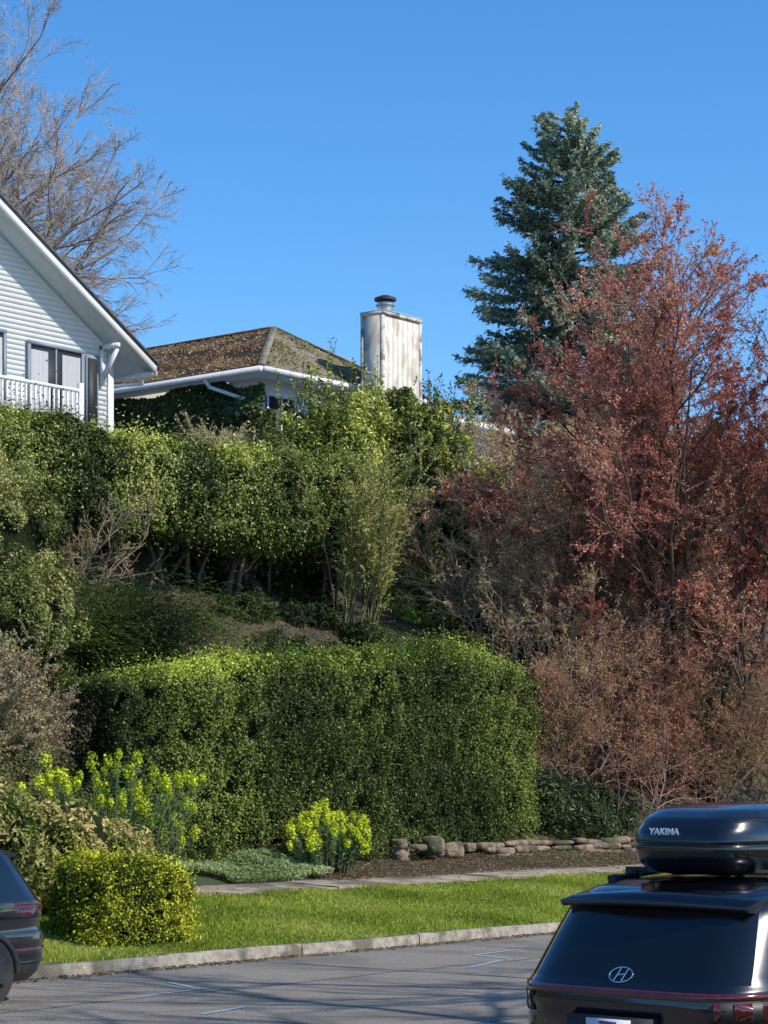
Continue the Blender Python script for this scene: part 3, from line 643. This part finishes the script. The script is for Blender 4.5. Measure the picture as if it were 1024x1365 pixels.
PLATE=mat('plate_mat',(.75,.77,.78),(.7,.72,.75),8,.4);BLUE=mat('plate_ink_mat',(.05,.09,.3),None,rough=.5)
WHT=mat('lettering_mat',(.8,.8,.8),None,rough=.5)
def loftz(levels,npt=112,p=4.2):
    th=np.linspace(0,2*math.pi,npt,endpoint=False)+math.pi/npt
    V=[]
    for l in levels:
        z,a,b,w=l[:4];q=p
        V.append(np.stack([(a+b)/2+(b-a)/2*np.sign(np.cos(th))*np.abs(np.cos(th))**(2/q),w*np.sign(np.sin(th))*np.abs(np.sin(th))**(2/q),np.full(npt,z)],1))
    n=len(levels);i_,j_=np.meshgrid(np.arange(npt),np.arange(n-1));a=(j_*npt+i_).ravel();b=(j_*npt+(i_+1)%npt).ravel()
    return np.concatenate(V),np.stack([a,b,b+npt,a+npt],-1),npt
def interp_levels(keys,n):
    k=np.array([list(q) for q in keys]);t=np.linspace(0,len(k)-1,n)
    return [tuple(np.interp(tt,np.arange(len(k)),k[:,c]) for c in range(4)) for tt in t]
def suv(x,y,heading,pt=None):
    E=empty('parked_suv')
    pt=pt or PAINT
    body=[(.22,.16,4.5,.84),(.30,.07,4.56,.89),(.45,.02,4.60,.925),(.62,.0,4.62,.935),(.70,.02,4.62,.935),(.74,.055,4.61,.93),(.86,.06,4.58,.932),(.93,.04,4.5,.932),(1.00,.05,4.3,.925),
          (1.03,.075,3.75,.915),(1.07,.11,3.62,.895),(1.2,.21,3.42,.862),(1.35,.325,3.15,.82),(1.47,.42,2.95,.782),(1.53,.50,2.82,.755),(1.585,.62,2.65,.70),(1.625,.85,2.4,.6),(1.645,1.15,2.1,.42),(1.65,1.45,1.9,.2)]
    V,F,npt=loftz(interp_levels(body,len(body)*3-2),180,5.)
    g=Geo();c=V[F].mean(1);z=c[:,2];gl=(z>1.075)&(z<1.49)
    col_=(np.arange(len(F))%npt+1)*2*math.pi/npt
    dr=np.degrees(np.abs(((col_-math.pi+math.pi)%(2*math.pi))-math.pi))
    df=180-dr
    pil=((dr>43)&(dr<58))|((df>40)&(df<50))|(np.abs(dr-88)<1.5)
    glass=gl&~pil
    low=z<.40
    for msk,mi in((glass,1),(low&~glass,2),(~glass&~low,0)):
        if msk.any():
            g.add(V,F[msk],None,mi)
    g.add(V[-npt:],[list(range(npt))],None,0);g.add(V[:npt],[list(range(npt))],None,2)
    build('body',g,[pt,CGL,BLK],E,smooth=True)
    parts=Geo()   # mats: 0 paint 1 black 2 red 3 chrome 4 plate 5 ink 6 tyre 7 rim 8 glass
    yy=np.linspace(-.66,.66,15);arc=.10*(yy/.66)**2
    T0=np.stack([.34+arc,yy,np.full(15,1.53)-.02*(yy/.66)**2],1);T1=np.stack([.78+arc*.3,yy,np.full(15,1.622)-.045*(yy/.66)**2],1);B0=T0+[0.03,0,-.035];B1=T1+[0,0,-.12]
    R=np.concatenate([T0,T1,B1,B0]);f=[]
    for s_ in range(4):
        for a in range(14):
            p_=s_*15+a;q_=((s_+1)%4)*15+a;f.append((p_,p_+1,q_+1,q_))
    parts.add(R,f,None,0);parts.add(R,[(0,15,30,45),(14,59,44,29)],None,0)
    parts.box(.395,.41,-.16,.16,1.496,1.508,2)
    def xs_(y,z): 
        a=np.interp(z,[b_[0] for b_ in body],[b_[1] for b_ in body]);b2=np.interp(z,[b_[0] for b_ in body],[b_[2] for b_ in body]);w=np.interp(z,[b_[0] for b_ in body],[b_[3] for b_ in body])
        q=np.minimum(np.abs(y)/w,.9999);return (a+b2)/2-(b2-a)/2*(1-q**5)**(1/5)
    yy=np.linspace(-.915,.915,61);
    def strip(z0,z1,out,mi,sel=None):
        y_=yy if sel is None else yy[sel(yy)]
        m_=len(y_);a=np.stack([xs_(y_,z0)-out,y_*1.004,np.full(m_,z0)],1);b2=np.stack([xs_(y_,z1)-out,y_*1.004,np.full(m_,z1)],1)
        a2=a+[out*1.2,0,0];b3=b2+[out*1.2,0,0]
        V_=np.concatenate([a2,a,b2,b3]);f=[]
        for s_ in range(3):
            for i_ in range(m_-1):
                if y_[i_+1]-y_[i_]<.1:f.append((s_*m_+i_,s_*m_+i_+1,(s_+1)*m_+i_+1,(s_+1)*m_+i_))
        parts.add(V_,f,None,mi)
    strip(.985,1.028,.012,2);strip(.86,.978,.010,1,lambda y:np.abs(y)>.60)
    for yb in(.66,.76,.85):
        strip(.875,.975,.016,2,lambda y,yb=yb:np.abs(np.abs(y)-yb)<.035)
    strip(.40,.43,.012,1)
    strip(.52,.56,.012,2,lambda y:np.abs(y)>.62)
    k=40;an=np.arange(k)*2*math.pi/k;cy=np.cos(an);cz=np.sin(an)
    bx=lambda y_,z_:xs_(y_,z_)-.010
    zc=1.105
    P0=np.stack([0*cy,.08*cy,zc+.042*cz],1);P0[:,0]=[bx(p[1],p[2]) for p in P0];P1=np.roll(P0,-1,0);parts.tubes(P0,P1,.005,.005,6,None,3)
    for s_ in(-1,1):
        a=np.array([[bx(0,zc+.034),.026*s_-.010,zc+.034]]);b_=np.array([[bx(0,zc-.034),.026*s_+.010,zc-.034]])
        parts.tubes(a,b_,.005,.005,6,None,3)
    parts.tubes([[bx(0,zc),.03,zc-.004]],[[bx(0,zc),-.03,zc+.006]],.005,.005,6,None,3)
    parts.box(.0,.06,-.30,.30,.68,.87,1);parts.box(-.012,-.002,-.155,.155,.70,.855,4)
    for q in range(7):
        yq=-.12+q*.04;parts.box(-.016,-.013,yq-.012,yq+.012,.745,.81,5)
    parts.box(-.016,-.013,-.06,.06,.825,.842,5)
    for s_ in(-1,1):
        parts.tubes([[.95,.60*s_,1.63],[1.7,.63*s_,1.665]],[[1.7,.63*s_,1.665],[2.5,.6*s_,1.64]],.018,.018,8,None,1)
        for xx in(.95,1.7,2.5):parts.prism((xx,.6*s_,1.58),(xx,.61*s_,1.65),.05,.05,1)
        parts.box(3.05,3.22,min(.86*s_,1.06*s_),max(.86*s_,1.06*s_),1.02,1.17,0)
        for xx in(1.08,3.76):
            parts.tubes([[xx,.70*s_,.345]],[[xx,.945*s_,.345]],.345,.345,32,None,6)
            an=np.arange(32)*2*math.pi/32
            parts.add(np.stack([xx+.345*np.cos(an),np.full(32,.945*s_),.345+.345*np.sin(an)],1),[list(range(32))],None,6)
            parts.add(np.stack([xx+.235*np.cos(an),np.full(32,.951*s_),.345+.235*np.sin(an)],1),[list(range(32))],None,1)
            for q in range(5):
                t_=q*2*math.pi/5;parts.prism((xx,.955*s_,.345),(xx+.225*math.cos(t_),.955*s_,.345+.225*math.sin(t_)),.05,.03,7)
            a_=np.linspace(0,math.pi,13);pa=np.stack([xx+.40*np.cos(a_),np.full(13,.925*s_),.33+.40*np.sin(a_)],1);parts.tubes(pa[:-1],pa[1:],.035,.035,6,None,1)
    build('fittings',parts,[pt,BLK,RED,CHR,PLATE,BLUE,TYRE,RIM,CGL],E,smooth=False)
    E.location=(x,y,0);E.rotation_euler=(0,0,heading)
    return E
car=suv(10.97,7.38,0)
C=empty('roof_cargo_box');C.parent=car;C.location=(0,.07,0)
box=[(1.665,1.02,3.0,.32),(1.68,.92,3.1,.39),(1.75,.85,3.2,.445),(1.842,.82,3.22,.46),(1.850,.828,3.21,.455),(1.856,.828,3.21,.455),(1.864,.82,3.22,.46),(1.93,.84,3.17,.455),(2.01,.91,3.02,.43),(2.065,1.03,2.85,.385),(2.10,1.25,2.6,.30),(2.112,1.6,2.2,.15)]
V,F,npt=loftz(interp_levels(box,34),128,4.5)
g=Geo();z=V[F].mean(1)[:,2]
BOXM=paint('gloss_black_box_mat',(.008,.009,.011))
g.add(V,F,None,0);g.add(V[-npt:],[list(range(npt))],None,0);g.add(V[:npt],[list(range(npt))],None,0)
build('shell',g,[BOXM],C,smooth=True)
g=Geo()
for xx in(1.2,2.3):
    g.prism((xx,-.62,1.68),(xx,.55,1.68),.07,.03)
    for s_ in(-.68,.55):g.prism((xx,s_,1.62),(xx,s_,1.695),.08,.06)
build('crossbars',g,BLK,C)
tx=bpy.data.curves.new('box_lettering','FONT');tx.body='YAKIMA';tx.size=.056;tx.extrude=.0015;tx.align_x='CENTER';tx.space_character=1.08;tx.offset=.0018
to=bpy.data.objects.new('box_lettering',tx);COL.objects.link(to);to.parent=C;to.rotation_euler=(math.radians(84),0,math.radians(-90));to.location=(.826,.08,1.915);tx.materials.append(WHT)
suv(15.66,18.1,math.pi,pt=paint('dark_grey_paint_mat',(.009,.010,.012)))

# ------------------------------------------------------------------ light, sky, camera
EL=math.radians(42);az=math.atan2(.30,-1)
sd=Vector((math.sin(az)*math.cos(EL),math.cos(az)*math.cos(EL),math.sin(EL)))
L=bpy.data.lights.new('sun','SUN');L.energy=5.0;L.angle=math.radians(.53);L.color=(1,.94,.82)
lo=bpy.data.objects.new('sun',L);COL.objects.link(lo);lo.rotation_euler=sd.to_track_quat('Z','Y').to_euler()
w=bpy.data.worlds.new('World');scene.world=w;w.use_nodes=True;nt=w.node_tree
sk=nt.nodes.new('ShaderNodeTexSky');sk.sky_type='NISHITA';sk.sun_disc=False;sk.sun_elevation=EL;sk.sun_rotation=az
sk.altitude=1300;sk.air_density=1.0;sk.dust_density=0.2;sk.ozone_density=4
hs=nt.nodes.new('ShaderNodeHueSaturation');hs.inputs['Saturation'].default_value=1.25;hs.inputs['Value'].default_value=1.36
nt.links.new(sk.outputs[0],hs.inputs['Color'])
bg=nt.nodes['Background'];bg.inputs[1].default_value=.15;nt.links.new(hs.outputs[0],bg.inputs[0])
cd=bpy.data.cameras.new('camera');co=bpy.data.objects.new('camera',cd);COL.objects.link(co)
co.location=(0,0,2.25);co.rotation_euler=(math.radians(90),0,math.radians(-50.36))
cd.sensor_fit='VERTICAL';cd.sensor_height=36;cd.lens=79.1;cd.shift_y=.262;cd.clip_start=.1;cd.clip_end=3000
scene.camera=co
